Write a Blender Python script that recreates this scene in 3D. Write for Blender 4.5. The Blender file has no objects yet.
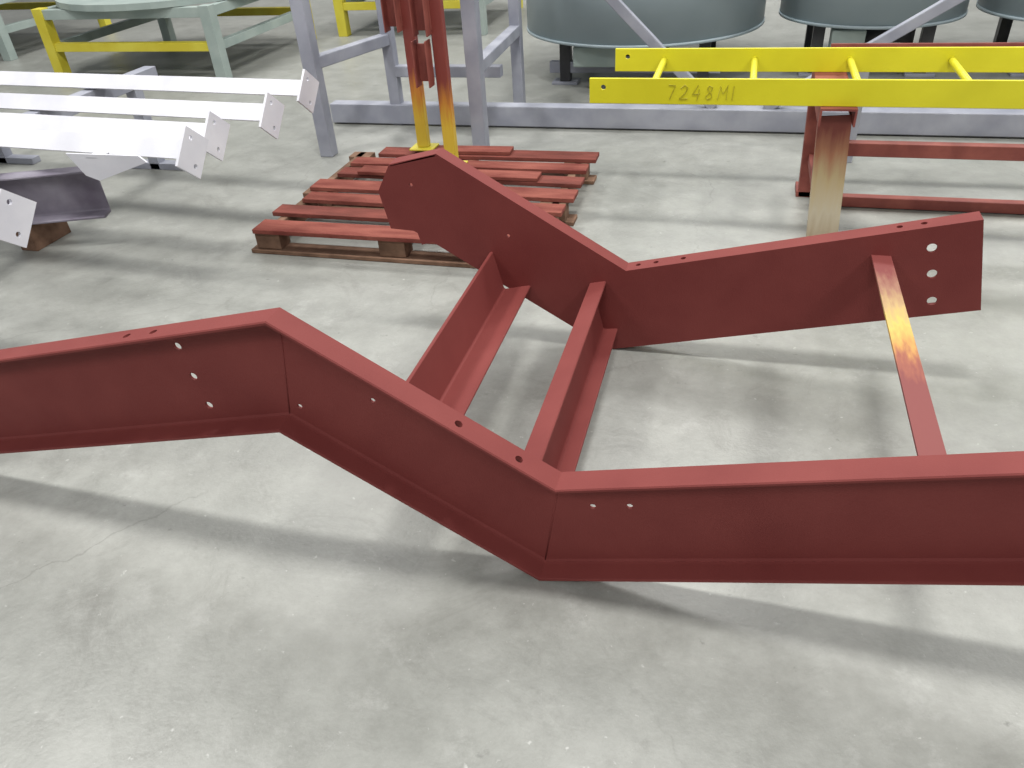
import bpy, bmesh, math, random
from mathutils import Vector as V, Matrix
random.seed(7)
sc=bpy.context.scene
try: sc.view_settings.view_transform='Standard'
except Exception: pass

# ------------------------------------------------------------ materials
def newmat(name):
    m=bpy.data.materials.new(name); m.use_nodes=True
    nt=m.node_tree; b=nt.nodes['Principled BSDF']; return m,nt,b
def paint(name,c1,c2,rough=.5,scale=6,bump=.05,bscale=120,metal=0,spec=.5,lo=.35,hi=.65,detail=6,stretch=(1,1,1)):
    m,nt,b=newmat(name)
    tc=nt.nodes.new('ShaderNodeTexCoord')
    mp=nt.nodes.new('ShaderNodeMapping'); mp.inputs['Scale'].default_value=stretch; nt.links.new(tc.outputs['Object'],mp.inputs[0])
    n=nt.nodes.new('ShaderNodeTexNoise'); n.inputs['Scale'].default_value=scale; n.inputs['Detail'].default_value=detail
    nt.links.new(mp.outputs[0],n.inputs['Vector'])
    r=nt.nodes.new('ShaderNodeValToRGB'); r.color_ramp.elements[0].position=lo; r.color_ramp.elements[1].position=hi
    r.color_ramp.elements[0].color=(*c1,1); r.color_ramp.elements[1].color=(*c2,1)
    nt.links.new(n.outputs['Fac'],r.inputs['Fac']); nt.links.new(r.outputs['Color'],b.inputs['Base Color'])
    n2=nt.nodes.new('ShaderNodeTexNoise'); n2.inputs['Scale'].default_value=bscale
    nt.links.new(tc.outputs['Object'],n2.inputs['Vector'])
    bp=nt.nodes.new('ShaderNodeBump'); bp.inputs['Strength'].default_value=bump; bp.inputs['Distance'].default_value=.01
    nt.links.new(n2.outputs['Fac'],bp.inputs['Height']); nt.links.new(bp.outputs['Normal'],b.inputs['Normal'])
    b.inputs['Roughness'].default_value=rough; b.inputs['Metallic'].default_value=metal
    b.inputs['Specular IOR Level'].default_value=spec
    return m
RED=paint('red_oxide_primer',(.170,.034,.031),(.204,.045,.040),.68,5,.12,350,spec=.25,detail=10,lo=.3,hi=.7)
REDW=paint('red_overspray_wood',(.15,.036,.028),(.29,.095,.07),.85,7,.35,60,lo=.32,hi=.74,spec=.2,detail=12,stretch=(.6,2.5,1))
REDW2=paint('red_overspray_wood_dark',(.12,.036,.028),(.23,.065,.05),.85,7,.35,60,lo=.32,hi=.72,spec=.2,detail=12,stretch=(.6,2.5,1))
WOOD=paint('weathered_wood',(.13,.075,.05),(.25,.15,.10),.85,10,.3,60,spec=.2)
WHITE=paint('white_primer',(.60,.60,.65),(.70,.70,.74),.5,4)
GRAY=paint('gray_blue_paint',(.24,.25,.30),(.33,.34,.39),.5,5)
PURP=paint('purple_gray_overspray',(.12,.10,.14),(.30,.28,.33),.6,4,lo=.38,hi=.7)
YEL=paint('safety_yellow',(.62,.57,.015),(.70,.65,.02),.42,4)
YELD=paint('old_yellow',(.55,.46,.03),(.62,.55,.06),.5,5)
TANK=paint('tank_blue_gray',(.31,.38,.41),(.36,.43,.46),.42,2,.02)
TABLE=paint('table_green_gray',(.27,.33,.31),(.36,.42,.39),.45,4)
DARK=paint('dark_steel',(.03,.03,.035),(.06,.06,.06),.5,5)
MARK=paint('paint_marker',(.40,.35,.02),(.48,.43,.02),.5,5)
DRED=paint('rusty_red_paint',(.18,.04,.032),(.26,.07,.052),.65,9,.1,80)

def spray(name,axis,stops,base_noise=8,amp=.15,rough=.5,stretch=.6):
    """paint overspray that changes along one object axis (coordinates in metres)"""
    m,nt,b=newmat(name)
    tc=nt.nodes.new('ShaderNodeTexCoord'); sp=nt.nodes.new('ShaderNodeSeparateXYZ')
    nt.links.new(tc.outputs['Object'],sp.inputs[0])
    n=nt.nodes.new('ShaderNodeTexNoise'); n.inputs['Scale'].default_value=base_noise; n.inputs['Detail'].default_value=8
    mp=nt.nodes.new('ShaderNodeMapping'); mp.inputs['Scale'].default_value=(6,6,6)
    mp.inputs['Scale'].default_value[axis]=stretch
    nt.links.new(tc.outputs['Object'],mp.inputs[0]); nt.links.new(mp.outputs[0],n.inputs['Vector'])
    a0=stops[0][0]; a1=stops[-1][0]
    mr=nt.nodes.new('ShaderNodeMapRange'); mr.inputs['From Min'].default_value=a0; mr.inputs['From Max'].default_value=a1
    nt.links.new(sp.outputs[axis],mr.inputs['Value'])
    ma=nt.nodes.new('ShaderNodeMath'); ma.operation='MULTIPLY_ADD'; ma.inputs[1].default_value=amp*2; 
    nt.links.new(n.outputs['Fac'],ma.inputs[0])
    sb=nt.nodes.new('ShaderNodeMath'); sb.operation='SUBTRACT'; sb.inputs[1].default_value=amp
    nt.links.new(mr.outputs[0],sb.inputs[0]); nt.links.new(sb.outputs[0],ma.inputs[2])
    r=nt.nodes.new('ShaderNodeValToRGB'); cr=r.color_ramp
    for i,(p,c) in enumerate(stops):
        q=(p-a0)/(a1-a0)
        if i==0: e=cr.elements[0]; e.position=0
        elif i==len(stops)-1: e=cr.elements[-1]; e.position=1
        else: e=cr.elements.new(q)
        e.color=(*c,1)
    nt.links.new(ma.outputs[0],r.inputs['Fac']); nt.links.new(r.outputs['Color'],b.inputs['Base Color'])
    b.inputs['Roughness'].default_value=rough
    return m
R0=(.187,.039,.035)
BAR3=spray('red_with_yellow_overspray',1,[(1.34,R0),(1.70,R0),(1.78,(.28,.08,.045)),(1.86,(.47,.23,.06)),(1.96,(.56,.40,.09)),(2.06,(.42,.28,.12)),(2.17,(.28,.13,.08)),(2.28,R0),(2.39,R0)],14,.11,.6,1.2)
POST=spray('red_to_yellow_post',2,[(.1,(.58,.47,.05)),(.34,(.60,.42,.04)),(.46,(.50,.20,.03)),(.58,(.22,.045,.033)),(1.3,(.19,.038,.033))],9,.09)
LEG=spray('overspray_stand_leg',2,[(0,(.38,.30,.20)),(.12,(.50,.44,.32)),(.28,(.48,.37,.20)),(.40,(.38,.17,.09)),(.50,(.22,.055,.04)),(.6,(.19,.045,.036))],9,.14,.6)

# ------------------------------------------------------------ mesh helpers
def empty(name):
    e=bpy.data.objects.new(name,None); sc.collection.objects.link(e); e.empty_display_size=.2; return e
def mk(name,bm,mat,parent=None,smooth=False,bevel=0):
    bmesh.ops.recalc_face_normals(bm,faces=bm.faces)
    me=bpy.data.meshes.new(name); bm.to_mesh(me); bm.free()
    o=bpy.data.objects.new(name,me); sc.collection.objects.link(o)
    if mat: me.materials.append(mat)
    if smooth:
        for p in me.polygons: p.use_smooth=True
    if bevel:
        b=o.modifiers.new('bevel','BEVEL'); b.width=bevel; b.segments=2; b.limit_method='ANGLE'; b.angle_limit=math.radians(50)
    if parent: o.parent=parent
    return o
def extrude(name,prof,p0,p1,up,mat,parent=None,bevel=0):
    p0=V(p0);p1=V(p1);d=(p1-p0).normalized();up=V(up);up=(up-up.dot(d)*d).normalized();side=d.cross(up)
    bm=bmesh.new()
    A=[bm.verts.new(p0+side*a+up*b) for a,b in prof]; B=[bm.verts.new(p1+side*a+up*b) for a,b in prof]
    n=len(prof)
    for i in range(n): bm.faces.new((A[i],A[(i+1)%n],B[(i+1)%n],B[i]))
    bm.faces.new(A); bm.faces.new(B)
    return mk(name,bm,mat,parent,bevel=bevel)
def plate(name,pts,axis_vec,mat,parent=None,bevel=0):
    """flat plate from a loop of 3-D points, thickened along axis_vec"""
    bm=bmesh.new(); ax=V(axis_vec)
    a=[bm.verts.new(V(p)) for p in pts]; b=[bm.verts.new(V(p)+ax) for p in pts]; n=len(pts)
    for i in range(n): bm.faces.new((a[i],a[(i+1)%n],b[(i+1)%n],b[i]))
    bm.faces.new(a); bm.faces.new(b)
    return mk(name,bm,mat,parent,bevel=bevel)
def rect(w,h): return [(-w/2,-h/2),(w/2,-h/2),(w/2,h/2),(-w/2,h/2)]
def bar(name,p0,p1,w,h,mat,parent=None,up=(0,0,1),bevel=.003):
    d=(V(p1)-V(p0)).normalized()
    if abs(d.dot(V(up)))>.9: up=(0,1,0)
    return extrude(name,rect(w,h),p0,p1,up,mat,parent,bevel)
def chan(d,b,tw=.006,tf=.01):   # back of web at a=0, toes +a, h from 0..d
    f=.010
    return [(0,0),(b-.003,0),(b,.003),(b,tf*.75),(b-.003,tf*.85),(tw+f,tf+.002),(tw+f*.3,tf+f*.35),(tw,tf+f),
            (tw,d-tf-f),(tw+f*.3,d-tf-f*.35),(tw+f,d-tf-.002),(b-.003,d-tf*.85),(b,d-tf*.75),(b,d-.003),(b-.003,d),(0,d)]
def angle(v,hz,t=.009): # vertical leg at a 0..t, horizontal leg bottom 0..hz
    return [(0,0),(hz-.002,0),(hz,.002),(hz,t-.004),(hz-.004,t),(t+.006,t),(t+.002,t+.002),(t,t+.006),(t,v-.003),(t-.003,v),(0,v)]
def rot2(prof,deg):
    c=math.cos(math.radians(deg)); s=math.sin(math.radians(deg))
    return [(a*c-b*s,a*s+b*c) for a,b in prof]
def cut(obj,cyls):
    """cut round bolt holes; cyls=[(centre,axis,radius)]"""
    bm=bmesh.new()
    for c,ax,r in cyls:
        rot=V((0,0,1)).rotation_difference(V(ax)).to_matrix().to_4x4()
        bmesh.ops.create_cone(bm,cap_ends=True,segments=20,radius1=r,radius2=r,depth=.06,matrix=Matrix.Translation(V(c))@rot)
    me=bpy.data.meshes.new('cut'); bm.to_mesh(me); bm.free()
    co=bpy.data.objects.new('cut',me); sc.collection.objects.link(co)
    m=obj.modifiers.new('holes','BOOLEAN'); m.operation='DIFFERENCE'; m.object=co; m.solver='EXACT'
    bpy.context.view_layer.update()
    dg=bpy.context.evaluated_depsgraph_get()
    new=bpy.data.meshes.new_from_object(obj.evaluated_get(dg))
    obj.modifiers.clear(); obj.data=new
    bpy.data.objects.remove(co)
def cyl(name,p0,p1,r,mat,parent=None,seg=24,smooth=True):
    p0=V(p0);p1=V(p1);d=p1-p0
    rot=V((0,0,1)).rotation_difference(d).to_matrix().to_4x4()
    bm=bmesh.new(); bmesh.ops.create_cone(bm,cap_ends=True,segments=seg,radius1=r,radius2=r,depth=d.length,matrix=Matrix.Translation((p0+p1)/2)@rot)
    o=mk(name,bm,mat,parent)
    if smooth:
        for p in o.data.polygons: p.use_smooth=len(p.vertices)==4
    return o

# ------------------------------------------------------------ floor & wall
def floor_mat():
    m,nt,b=newmat('polished_concrete')
    L=nt.links.new; N=nt.nodes.new
    tc=N('ShaderNodeTexCoord')
    def noise(s,d=6,rough=.55,dist=0,off=0):
        mp=N('ShaderNodeMapping'); mp.inputs['Location'].default_value=(off,off*.7,0); L(tc.outputs['Object'],mp.inputs[0])
        n=N('ShaderNodeTexNoise'); n.inputs['Scale'].default_value=s; n.inputs['Detail'].default_value=d
        n.inputs['Roughness'].default_value=rough; n.inputs['Distortion'].default_value=dist
        L(mp.outputs[0],n.inputs['Vector']); return n
    def ramp(src,p0,c0,p1,c1):
        r=N('ShaderNodeValToRGB'); e=r.color_ramp.elements
        e[0].position=p0; e[0].color=(*c0,1); e[1].position=p1; e[1].color=(*c1,1); L(src,r.inputs['Fac']); return r
    def mix(fac,a,bc,mode='MIX'):
        x=N('ShaderNodeMix'); x.data_type='RGBA'; x.blend_type=mode
        if isinstance(fac,float): x.inputs[0].default_value=fac
        else: L(fac,x.inputs[0])
        L(a,x.inputs[6])
        if isinstance(bc,tuple): x.inputs[7].default_value=(*bc,1)
        else: L(bc,x.inputs[7])
        return x.outputs[2]
    n1=noise(.8,8,.6,.6); n2=noise(7,12,.75); n3=noise(70,4,.6)
    r1=ramp(n1.outputs['Fac'],.32,(.245,.249,.228),.68,(.335,.339,.316))
    r2=ramp(n2.outputs['Fac'],.32,(.76,.76,.75),.70,(1.12,1.12,1.12))
    c=mix(.85,r1.outputs['Color'],r2.outputs['Color'],'MULTIPLY')
    n4=noise(4,14,.78,0,3.1); r3=ramp(n4.outputs['Fac'],.56,(0,0,0),.68,(.38,.38,.38))
    c=mix(r3.outputs['Color'],c,(.45,.45,.43))
    n5=noise(2.4,14,.82,1.2,9.3); r5=ramp(n5.outputs['Fac'],.53,(0,0,0),.70,(.50,.50,.50))
    c=mix(r5.outputs['Color'],c,(.145,.143,.128))
    n6=noise(38,3,.6,0,1.7); r6=ramp(n6.outputs['Fac'],.68,(0,0,0),.75,(.45,.45,.45))
    c=mix(r6.outputs['Color'],c,(.60,.60,.58))
    n7=noise(17,5,.65,0,6.7); r7=ramp(n7.outputs['Fac'],.66,(0,0,0),.74,(.50,.50,.50))
    c=mix(r7.outputs['Color'],c,(.10,.098,.09))
    # a few hairline cracks
    nd_=noise(2.5,6,.6,0,5)
    mv=N('ShaderNodeMix'); mv.data_type='RGBA'; mv.inputs[0].default_value=.22; L(tc.outputs['Object'],mv.inputs[6]); L(nd_.outputs['Color'],mv.inputs[7])
    vo=N('ShaderNodeTexVoronoi'); vo.feature='DISTANCE_TO_EDGE'; vo.inputs['Scale'].default_value=.9; L(mv.outputs[2],vo.inputs['Vector'])
    rc=ramp(vo.outputs['Distance'],.0,(.36,.36,.36),.004,(0,0,0))
    msk=ramp(n1.outputs['Fac'],.45,(0,0,0),.58,(1,1,1))
    fm=mix(1.0,rc.outputs['Color'],msk.outputs['Color'],'MULTIPLY')
    c=mix(fm,c,(.13,.13,.115))
    L(c,b.inputs['Base Color'])
    mr=N('ShaderNodeMapRange'); mr.inputs['To Min'].default_value=.26; mr.inputs['To Max'].default_value=.5; L(n2.outputs['Fac'],mr.inputs['Value']); L(mr.outputs[0],b.inputs['Roughness'])
    bp=N('ShaderNodeBump'); bp.inputs['Strength'].default_value=.12; bp.inputs['Distance'].default_value=.01; L(n3.outputs['Fac'],bp.inputs['Height']); L(bp.outputs[0],b.inputs['Normal'])
    return m
bm=bmesh.new(); bmesh.ops.create_grid(bm,x_segments=1,y_segments=1,size=22); mk('floor',bm,floor_mat())
WALL=paint('wall_panel',(.45,.46,.46),(.52,.53,.53),.7,1)
bm=bmesh.new(); bmesh.ops.create_cube(bm,size=1,matrix=Matrix.Translation((0,20,4))@Matrix.Diagonal((44,.2,8,1))); mk('wall_back',bm,WALL)

# ------------------------------------------------------------ stair stringer frame
frame=empty('stair_stringer_frame')
D=.305; B=.066
t1=math.radians(13.2)                # tipped landing direction
P1=V((-1.016,.388)); P2=V((-.368,0))
def miter_pts(pts):
    res=[]
    for i,p in enumerate(pts):
        dirs=[]
        if i>0: dirs.append((pts[i]-pts[i-1]).normalized())
        if i<len(pts)-1: dirs.append((pts[i+1]-pts[i]).normalized())
        nn=[V((-d.y,d.x)) for d in dirs]
        if len(nn)==1: m=nn[0]
        else:
            m=(nn[0]+nn[1]).normalized(); m=m/m.dot(nn[0])
        res.append((p,m))
    return res
def stringer(name,pm,yback,sgn):
    prof=chan(D,B,.0075,.0115)
    bm=bmesh.new(); rings=[]
    for p,m in pm:
        rings.append([bm.verts.new((p.x+m.x*h,yback+sgn*a,p.y+m.y*h)) for a,h in prof])
    n=len(prof)
    for r0,r1 in zip(rings,rings[1:]):
        for i in range(n): bm.faces.new((r0[i],r0[(i+1)%n],r1[(i+1)%n],r1[i]))
    bm.faces.new(rings[0]); bm.faces.new(rings[-1])
    return mk(name,bm,RED,frame)
sd=V((math.cos(t1),math.sin(t1)))
near=stringer('near_channel_stringer',miter_pts([P1-sd*1.66,P1,P2,P2+sd*1.75]),1.335,-1)
far=stringer('far_channel_stringer',miter_pts([P1-sd*1.,P1,P2,P2+sd*1.19])[1:],2.385,1)
m1=miter_pts([P1-sd,P1,P2])[1][1]; m2=miter_pts([P1,P2,P2+sd])[1][1]
dd=(P2-P1).normalized(); nd=V((-dd.y,dd.x)); ns=V((-sd.y,sd.x))
T2=P2+m2*D; T1=P1+m1*D
yh=1.335
hol=[((x,yh,z),(0,1,0),r) for x,z,r in [(-1.283,.577,.011),(-1.268,.488,.011),(-1.251,.399,.011),(-.979,.433,.007),(-.773,.479,.007),(-.24,.234,.008),(-.152,.252,.008)]]
for x in (-1.40,-1.315):
    z=T1.y-(T1.x-x)*math.tan(t1); hol.append(((x,1.303,z),(ns.x,0,ns.y),.010))
for x in (-.5476,-.408):
    z=T2.y+(T2.x-x)*(-dd.y/dd.x); hol.append(((x,1.300,z),(nd.x,0,nd.y),.010))
cut(near,hol)
hol=[((x,2.387,z),(0,1,0),.0145) for x,z in [(.606,.471),(.626,.385),(.647,.292)]]
hol+=[((-.73,2.387,.43),(0,1,0),.006)]
for x in (.51,.575,-.13,-.22,-.28):
    z=T2.y+(x-T2.x)*math.tan(t1); hol.append(((x,2.42,z),(ns.x,0,ns.y),.009))
cut(far,hol)
# coped tail of the far stringer: web plate plus short top flange
tail=[(P1.x,P1.y),(-1.060,.375),(-1.070,.420),(-1.085,.428),(-1.172,.432),(-1.198,.572),(-1.145,.664),(T1.x,T1.y-.001)]
tl=plate('tail_web_plate',[(x,2.385,z) for x,z in tail],(0,.0075,0),RED,frame)
cut(tl,[((-1.07,2.387,.60),(0,1,0),.006)])
bar('tail_top_flange',(-1.142,2.418,T1.y-.0065-(T1.x+1.142)*math.tan(t1)),(T1.x,2.418,T1.y-.0065),.066,.011,RED,frame)
def weld(name,P,m,y,h0=.02,h1=.985):
    a=P+m*D*h0; b=P+m*D*h1
    cyl(name,(a.x,y,a.y),(b.x,y,b.y),.0018,RED,frame,8)
weld('weld_seam_1',P1,m1,1.3275,.05,.95); weld('weld_seam_2',P2,m2,1.3275,.05,.95)
up=(-math.sin(t1),0,math.cos(t1))
y0,y1=1.335,2.385
def crossm(name,prof,x,z,mat=RED):
    return extrude(name,prof,(x,y0,z),(x,y1,z),up,mat,frame)
crossm('landing_channel',chan(.203,.057,.007,.011),-.442+.203*math.sin(t1),.268-.203*math.cos(t1))
crossm('tread_support_angle',angle(.160,.110,.010),-.802+.160*math.sin(t1),.363-.160*math.cos(t1))
pr=[(0,0),(.057,0),(.057,-.06),(.050,-.06),(.050,-.007),(0,-.007)]
extrude('end_brace_angle',pr,(.442,y0,.437),(.442,y1,.437),(0,0,1),BAR3,frame)

# ------------------------------------------------------------ pallet
pal=empty('wood_pallet')
x0,x1=-2.2,-.72
for i,y in enumerate([2.96,3.45,4.02]):
    for j in range(3):
        xa=x0+.03+j*(x1-x0-.20)/2
        bar('block_%d_%d'%(i,j),(xa,y+.04,.065),(xa+.13,y+.04,.065),.09,.085,WOOD,pal)
for j,x in enumerate([x0+.09,(x0+x1)/2,x1-.09]):
    bar('runner_%d'%j,(x,2.97,.065),(x,4.1,.065),.04,.085,WOOD,pal)
for i,y in enumerate([2.99,3.5,4.05]):
    bar('bottom_board_%d'%i,(x0-.02*i,y,.011),(x1,y,.011),.10,.02,WOOD,pal)
ys=[3.0,3.19,3.37,3.55,3.73,3.90,4.08]
lx=[.04,.03,.10,.06,.12,.12,.22]
for i,y in enumerate(ys):
    b=random.uniform(-.03,.03)
    bar('deck_board_%d'%i,(x0+lx[i],y+random.uniform(-.012,.012),.119),(x1+b,y+random.uniform(-.015,.015),.119),.105 if i%3 else .125,.022,REDW if i in (0,2,3,5) else REDW2,pal)
for i,(xa,ya,xb,yb) in enumerate([(-1.95,3.72,-.95,3.72),(-1.7,4.08,-1.2,4.10)]):
    bar('loose_board_%d'%i,(xa,ya,.141),(xb,yb,.141),.10,.02,REDW,pal)

# ------------------------------------------------------------ posts standing on the pallet
ps=empty('painted_post_stand')
for i,(x,y,zt) in enumerate([(-1.47,3.86,1.25),(-1.71,4.07,1.25)]):
    zb=.132 if i==0 else .153
    extrude('post_%d'%i,rect(.065,.05),(x,y,zb+.01),(x,y,zt),(0,1,0),POST,ps,.006)
    bar('base_plate_%d'%i,(x-.07,y,zb+.005),(x+.07,y,zb+.005),.12,.01,YELD,ps)
    for k,(zc,dx) in enumerate(((.56,-.075),(.80,-.06)) if i==0 else ((.78,-.06),)):
        for s in (0,1):
            bar('bracket_side_%d_%d_%d'%(i,k,s),(x+dx-.04+s*.07,y-.055,zc),(x+dx-.04+s*.07,y-.055,zc+.22),.008,.07,DRED,ps)
        bar('bracket_back_%d_%d'%(i,k),(x+dx,y-.03,zc+.02),(x+dx,y-.03,zc+.20),.075,.01,DRED,ps)
bar('tie_bar',(-1.47,3.86,1.1),(-1.71,4.07,1.1),.05,.05,DRED,ps)

# ------------------------------------------------------------ gray steel frame
gf=empty('gray_steel_frame')
W=.085
C=[(-2.47,4.33),(-1.485,4.42),(-2.26,5.0),(-1.53,5.5)]
for i,(x,y) in enumerate(C+[(-1.9,4.98)]):
    bar('post_%d'%i,(x,y,0),(x,y,2.0),W if i<2 else .075,W if i<2 else .075,GRAY,gf,bevel=.006)
def gb(n,a,b,w=.07,h=.07): bar(n,a,b,w,h,GRAY,gf,bevel=.006)
gb('side_rail_0',(-2.47,4.33,.55),(-2.26,5.0,.55)); gb('side_rail_1',(-1.485,4.42,.50),(-1.53,5.5,.50))
gb('back_rail',(-2.26,5.0,.35),(-1.5,5.0,.35))
gb('base_rail',(-2.75,5.0,.075),(4.0,5.0,.075),.10,.13)
gb('top_rail_0',(-2.47,4.33,1.95),(-1.485,4.42,1.95)); gb('top_rail_1',(-2.3,5.0,1.95),(4.0,5.0,1.95))
gb('end_post',(4,5,0),(4,5,2.0))
gb('brace_0',(-1.15,5.0,1.1),(-.15,5.0,.14),.05,.06); gb('brace_1',(1.4,5.0,.95),(.15,5.0,.14),.05,.06)
# ------------------------------------------------------------ yellow ladder frame
yl=empty('yellow_steel_ladder')
for i,(xa,y) in enumerate([(-.63,3.40),(-.605,3.95)]):
    o=bar('side_rail_%d'%i,(xa,y,.655),(2.6,y,.655),.014,.104,YEL,yl,bevel=.002)
    cut(o,[((xa+.06,y,.67),(0,1,0),.011)])
for i in range(7):
    x=-.37+.415*i
    cyl('rung_%d'%i,(x,3.40,.655),(x,3.95,.655),.015,YEL,yl)
# hand-written part number 7248M1
cu=bpy.data.curves.new('part_number','CURVE'); cu.dimensions='3D'; cu.bevel_depth=.0019; cu.bevel_resolution=1
glyph=[[[(0,1),(.6,.95),(.25,0)]],
       [[(0,.75),(.3,1),(.6,.8),(.4,.4),(0,.02),(.7,.05)]],
       [[(.35,1),(0,.35),(.6,.38)],[(.5,.7),(.45,-.05)]],
       [[(.5,.85),(.2,.95),(.1,.72),(.5,.4),(.55,.12),(.25,0),(.05,.2),(.45,.62),(.5,.85)]],
       [[(0,0),(.08,.95),(.38,.4),(.68,1),(.75,0)]],
       [[(.1,.95),(.15,0)]]]
gx=-.30
for gl in glyph:
    for st_ in gl:
        sp=cu.splines.new('POLY'); sp.points.add(len(st_)-1)
        for pt,(a,b) in zip(sp.points,st_): pt.co=(gx+a*.048+b*.006,3.392,.625+b*.058,1)
    gx+=.052
cu.materials.append(MARK)
to=bpy.data.objects.new('part_number',cu); sc.collection.objects.link(to); to.parent=yl
def stand(xo):
    s=empty('steel_sawhorse')
    extrude('front_leg',[(-.065,0),(.065,0),(.065,.05),(.057,.05),(.057,.008),(-.057,.008),(-.057,.05),(-.065,.05)],(xo+.42,3.45,0),(xo+.385,3.45,.55),(0,1,0),LEG,s)
    bar('rear_leg',(xo+.36,3.98,0),(xo+.34,3.98,.55),.06,.06,DRED,s)
    bar('rear_foot',(xo+.36,3.95,.015),(xo+.36,4.09,.015),.08,.03,DRED,s)
    extrude('cap_channel',[(-.07,0),(.07,0),(.07,-.07),(.062,-.07),(.062,-.008),(-.062,-.008),(-.062,-.07),(-.07,-.07)],(xo+.385,3.36,.602),(xo+.385,4.06,.602),(0,0,1),DRED,s)
    bar('cross_tie',(xo+.37,3.5,.2),(xo+.37,3.95,.2),.04,.04,DRED,s)
    return s
s1=stand(0); s2=stand(1.75)
bar('long_tie',(.42,3.72,.33),(2.15,3.72,.33),.05,.06,DRED,s1)
bar('floor_tie',(.42,3.86,.03),(2.15,3.86,.03),.05,.05,DRED,s1)
rb=empty('red_steel_angle')
extrude('angle_bar',angle(.04,.04,.006),(.42,4.5,.57),(3.0,4.5,.57),(0,0,1),DRED,rb)
for x in (.6,2.6):
    bar('support_leg_%d'%int(x),(x,4.5,0),(x,4.5,.57),.05,.05,GRAY,rb)
# ------------------------------------------------------------ tanks
def tank(x,y,r,z0,h):
    t=empty('steel_tank')
    cyl('shell',(x,y,z0),(x,y,z0+h),r,TANK,t,96)
    cyl('bottom_rim',(x,y,z0-.02),(x,y,z0+.0),r+.006,TANK,t,96)
    for k in range(4):
        a=math.pi/4+k*math.pi/2; lx=x+math.cos(a)*r*.8; ly=y+math.sin(a)*r*.8
        bar('leg_%d'%k,(lx,ly,0),(lx,ly,z0-.02),.08,.08,DARK,t)
        bar('foot_%d'%k,(lx-.1,ly,.01),(lx+.1,ly,.01),.14,.02,GRAY,t)
    bar('skid_0',(x-r*.7,y-r*.57,.12),(x+r*.7,y-r*.57,.12),.06,.08,GRAY,t)
    cyl('drain_pipe',(x-.1,y-r*.5,z0-.12),(x+.25,y-r*.5,z0-.12),.05,DARK,t)
    bar('valve_box',(x-r*.45,y-r*.75,z0-.11),(x-r*.1,y-r*.75,z0-.11),.16,.14,TABLE,t,bevel=.01)
tank(-.80,6.62,.91,.35,1.1); tank(.86,6.75,.64,.38,1.1); tank(2.30,6.8,.70,.38,1.1)
# ------------------------------------------------------------ tables top left
def table(x,y,sx,sy,z,rot=0):
    t=empty('work_table')
    bm=bmesh.new()
    bmesh.ops.create_cone(bm,cap_ends=True,segments=32,radius1=1,radius2=1,depth=.05,matrix=Matrix.Translation((x,y,z))@Matrix.Diagonal((sx*.62,sy*.62,1,1)))
    mk('table_top',bm,TABLE,t)
    q=[(x-sx/2,y-sy/2),(x+sx/2,y-sy/2),(x+sx/2,y+sy/2),(x-sx/2,y+sy/2)]
    for i,(a,b) in enumerate(q):
        bar('leg_%d'%i,(a,b,0),(a,b,z-.02),.1,.1,YELD if i%2==0 else TABLE,t)
        c=q[(i+1)%4]
        bar('lower_rail_%d'%i,(a,b,.28),(c[0],c[1],.28),.07,.07,YELD if i%2==0 else TABLE,t)
        bar('upper_rail_%d'%i,(a,b,z-.07),(c[0],c[1],z-.07),.07,.08,TABLE,t)
table(-5.2,6.9,1.7,1.6,.62); table(-3.3,8.6,1.5,1.4,.62); table(-8.2,7.6,1.6,1.5,.62)
# ------------------------------------------------------------ white rolled angles with end plates on the left
def wbeam(x,y,L,z=.62,roll=45,leg=.085,pw=.135,ph=.165):
    t=empty('white_steel_angle')
    dr=V((-1,.075,0)).normalized()
    a=V((x,y,z)); b=a+dr*L
    pr=[(0,0),(leg,0),(leg,.008),(.008,.008),(.008,leg),(0,leg)]
    pr=[(p,q+.055) for p,q in rot2(pr,-135)]
    extrude('rolled_angle',pr,a,b,(0,0,1),WHITE,t)
    pl=rot2(rect(pw,ph),-roll+4)
    o=extrude('end_plate',pl,a-dr*.012,a,(0,0,1),WHITE,t)
    side=dr.cross(V((0,0,1)))
    hs=rot2([(-pw*.22,ph*.3),(pw*.2,-ph*.28)],-roll+4)
    cut(o,[(a+side*p+V((0,0,q)),dr,.010) for p,q in hs])
    return t
for x,y,z in [(-2.11,3.60,.585),(-2.09,3.20,.58),(-2.16,2.85,.595),(-2.10,2.60,.61)]: wb=wbeam(x,y,2.9,z)
plate('bevelled_gusset',[(-2.62,2.50,.625),(-2.27,2.50,.625),(-2.24,2.50,.60),(-2.50,2.50,.515),(-2.56,2.50,.535)],(0,.008,0),WHITE,wb)
bar('gusset_tab',(-2.5,2.50,.61),(-2.5,2.61,.61),.06,.008,WHITE,wb)
wbeam(-2.36,1.93,2.6,.60)
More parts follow.
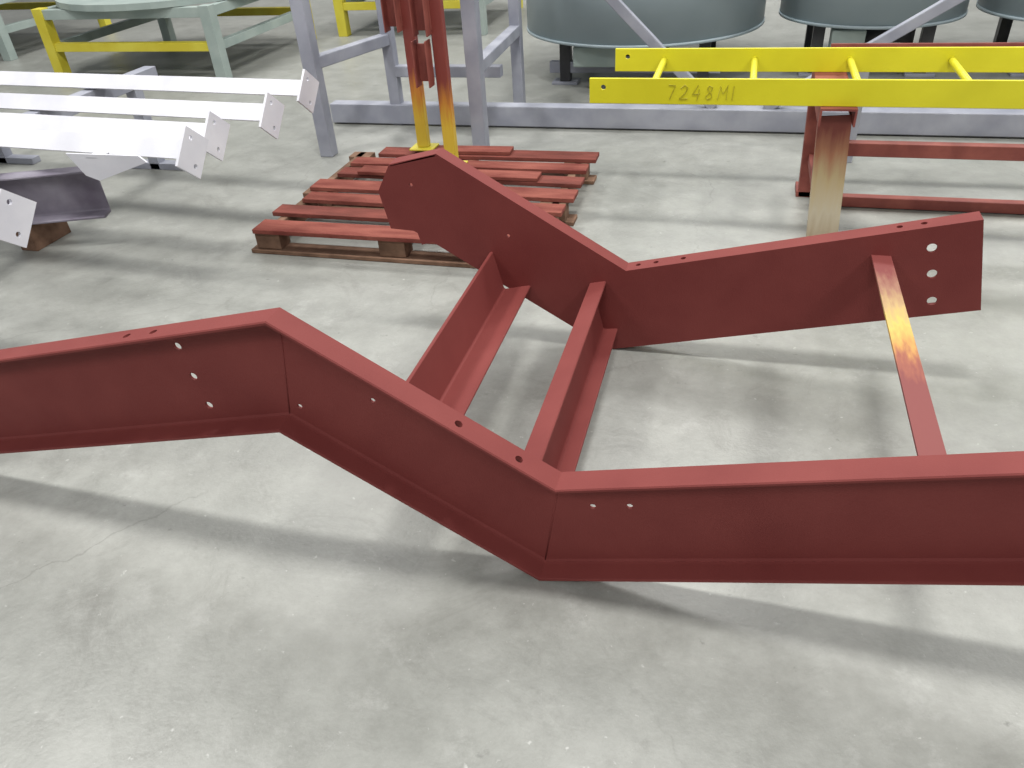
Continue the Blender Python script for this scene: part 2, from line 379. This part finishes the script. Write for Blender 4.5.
for x in (-3.5,-4.7):
    s=empty('support_stand')
    bar('top_rail',(x,1.7,.525),(x,4.2,.525),.08,.08,GRAY,s)
    for k,y in enumerate((1.9,4.0)):
        bar('leg_%d'%k,(x,y,0),(x,y,.485),.07,.07,GRAY,s)
        bar('foot_%d'%k,(x-.25,y,.02),(x+.25,y,.02),.07,.04,GRAY,s)
# long primed channel lying on blocks below the white angles
st=empty('primed_steel_channel')
cp=[(a,b+.14) for a,b in chan(.24,.09,.008,.012)]
ca=V((-3.02,3.02,0)); cb=V((-4.9,2.30,0))
extrude('channel',[(-a,b) for a,b in cp],ca,cb,(0,0,1),PURP,st)
for k,f in enumerate((.2,.8)):
    c_=ca.lerp(cb,f)
    bar('wood_block_%d'%k,(c_.x,c_.y-.08,.07),(c_.x,c_.y+.16,.07),.10,.139,WOOD,st)

# ------------------------------------------------------------ lights
def area(n,x,y,z,sx,sy,p,col=(1,.99,.965)):
    l=bpy.data.lights.new(n,'AREA'); l.shape='RECTANGLE'; l.size=sx; l.size_y=sy; l.energy=p; l.color=col
    o=bpy.data.objects.new(n,l); sc.collection.objects.link(o); o.location=(x,y,z); return o
for x in (-5,-.2,4.6):
    for y in (-3.8,1.9,7.0,12.5):
        area('high_bay_light',x,y,6.2,2.0 if y!=1.9 else .9,1.3 if y!=1.9 else .6,{-3.8:145,1.9:215,7.0:200,12.5:185}[y])
w=bpy.data.worlds.new('world'); sc.world=w; w.use_nodes=True
w.node_tree.nodes['Background'].inputs[0].default_value=(.95,.98,1,1); w.node_tree.nodes['Background'].inputs[1].default_value=.34

# ------------------------------------------------------------ camera (hand-held phone, 1.55 m up)
cd=bpy.data.cameras.new('camera'); cam=bpy.data.objects.new('camera',cd); sc.collection.objects.link(cam)
g_=V((80,1094,770)).normalized(); Yc=V((258,-561,770)); Z=-g_; Yc=(Yc-Yc.dot(Z)*Z).normalized(); Xc=Yc.cross(Z)
right=V((Xc.x,Yc.x,Z.x)); down=V((Xc.y,Yc.y,Z.y)); fwd=V((Xc.z,Yc.z,Z.z))
cam.matrix_world=Matrix((( right.x,-down.x,-fwd.x,0),(right.y,-down.y,-fwd.y,0),(right.z,-down.z,-fwd.z,1.55),(0,0,0,1)))
cd.sensor_width=36; cd.lens=770*36/1024; cd.clip_start=.02
sc.camera=cam
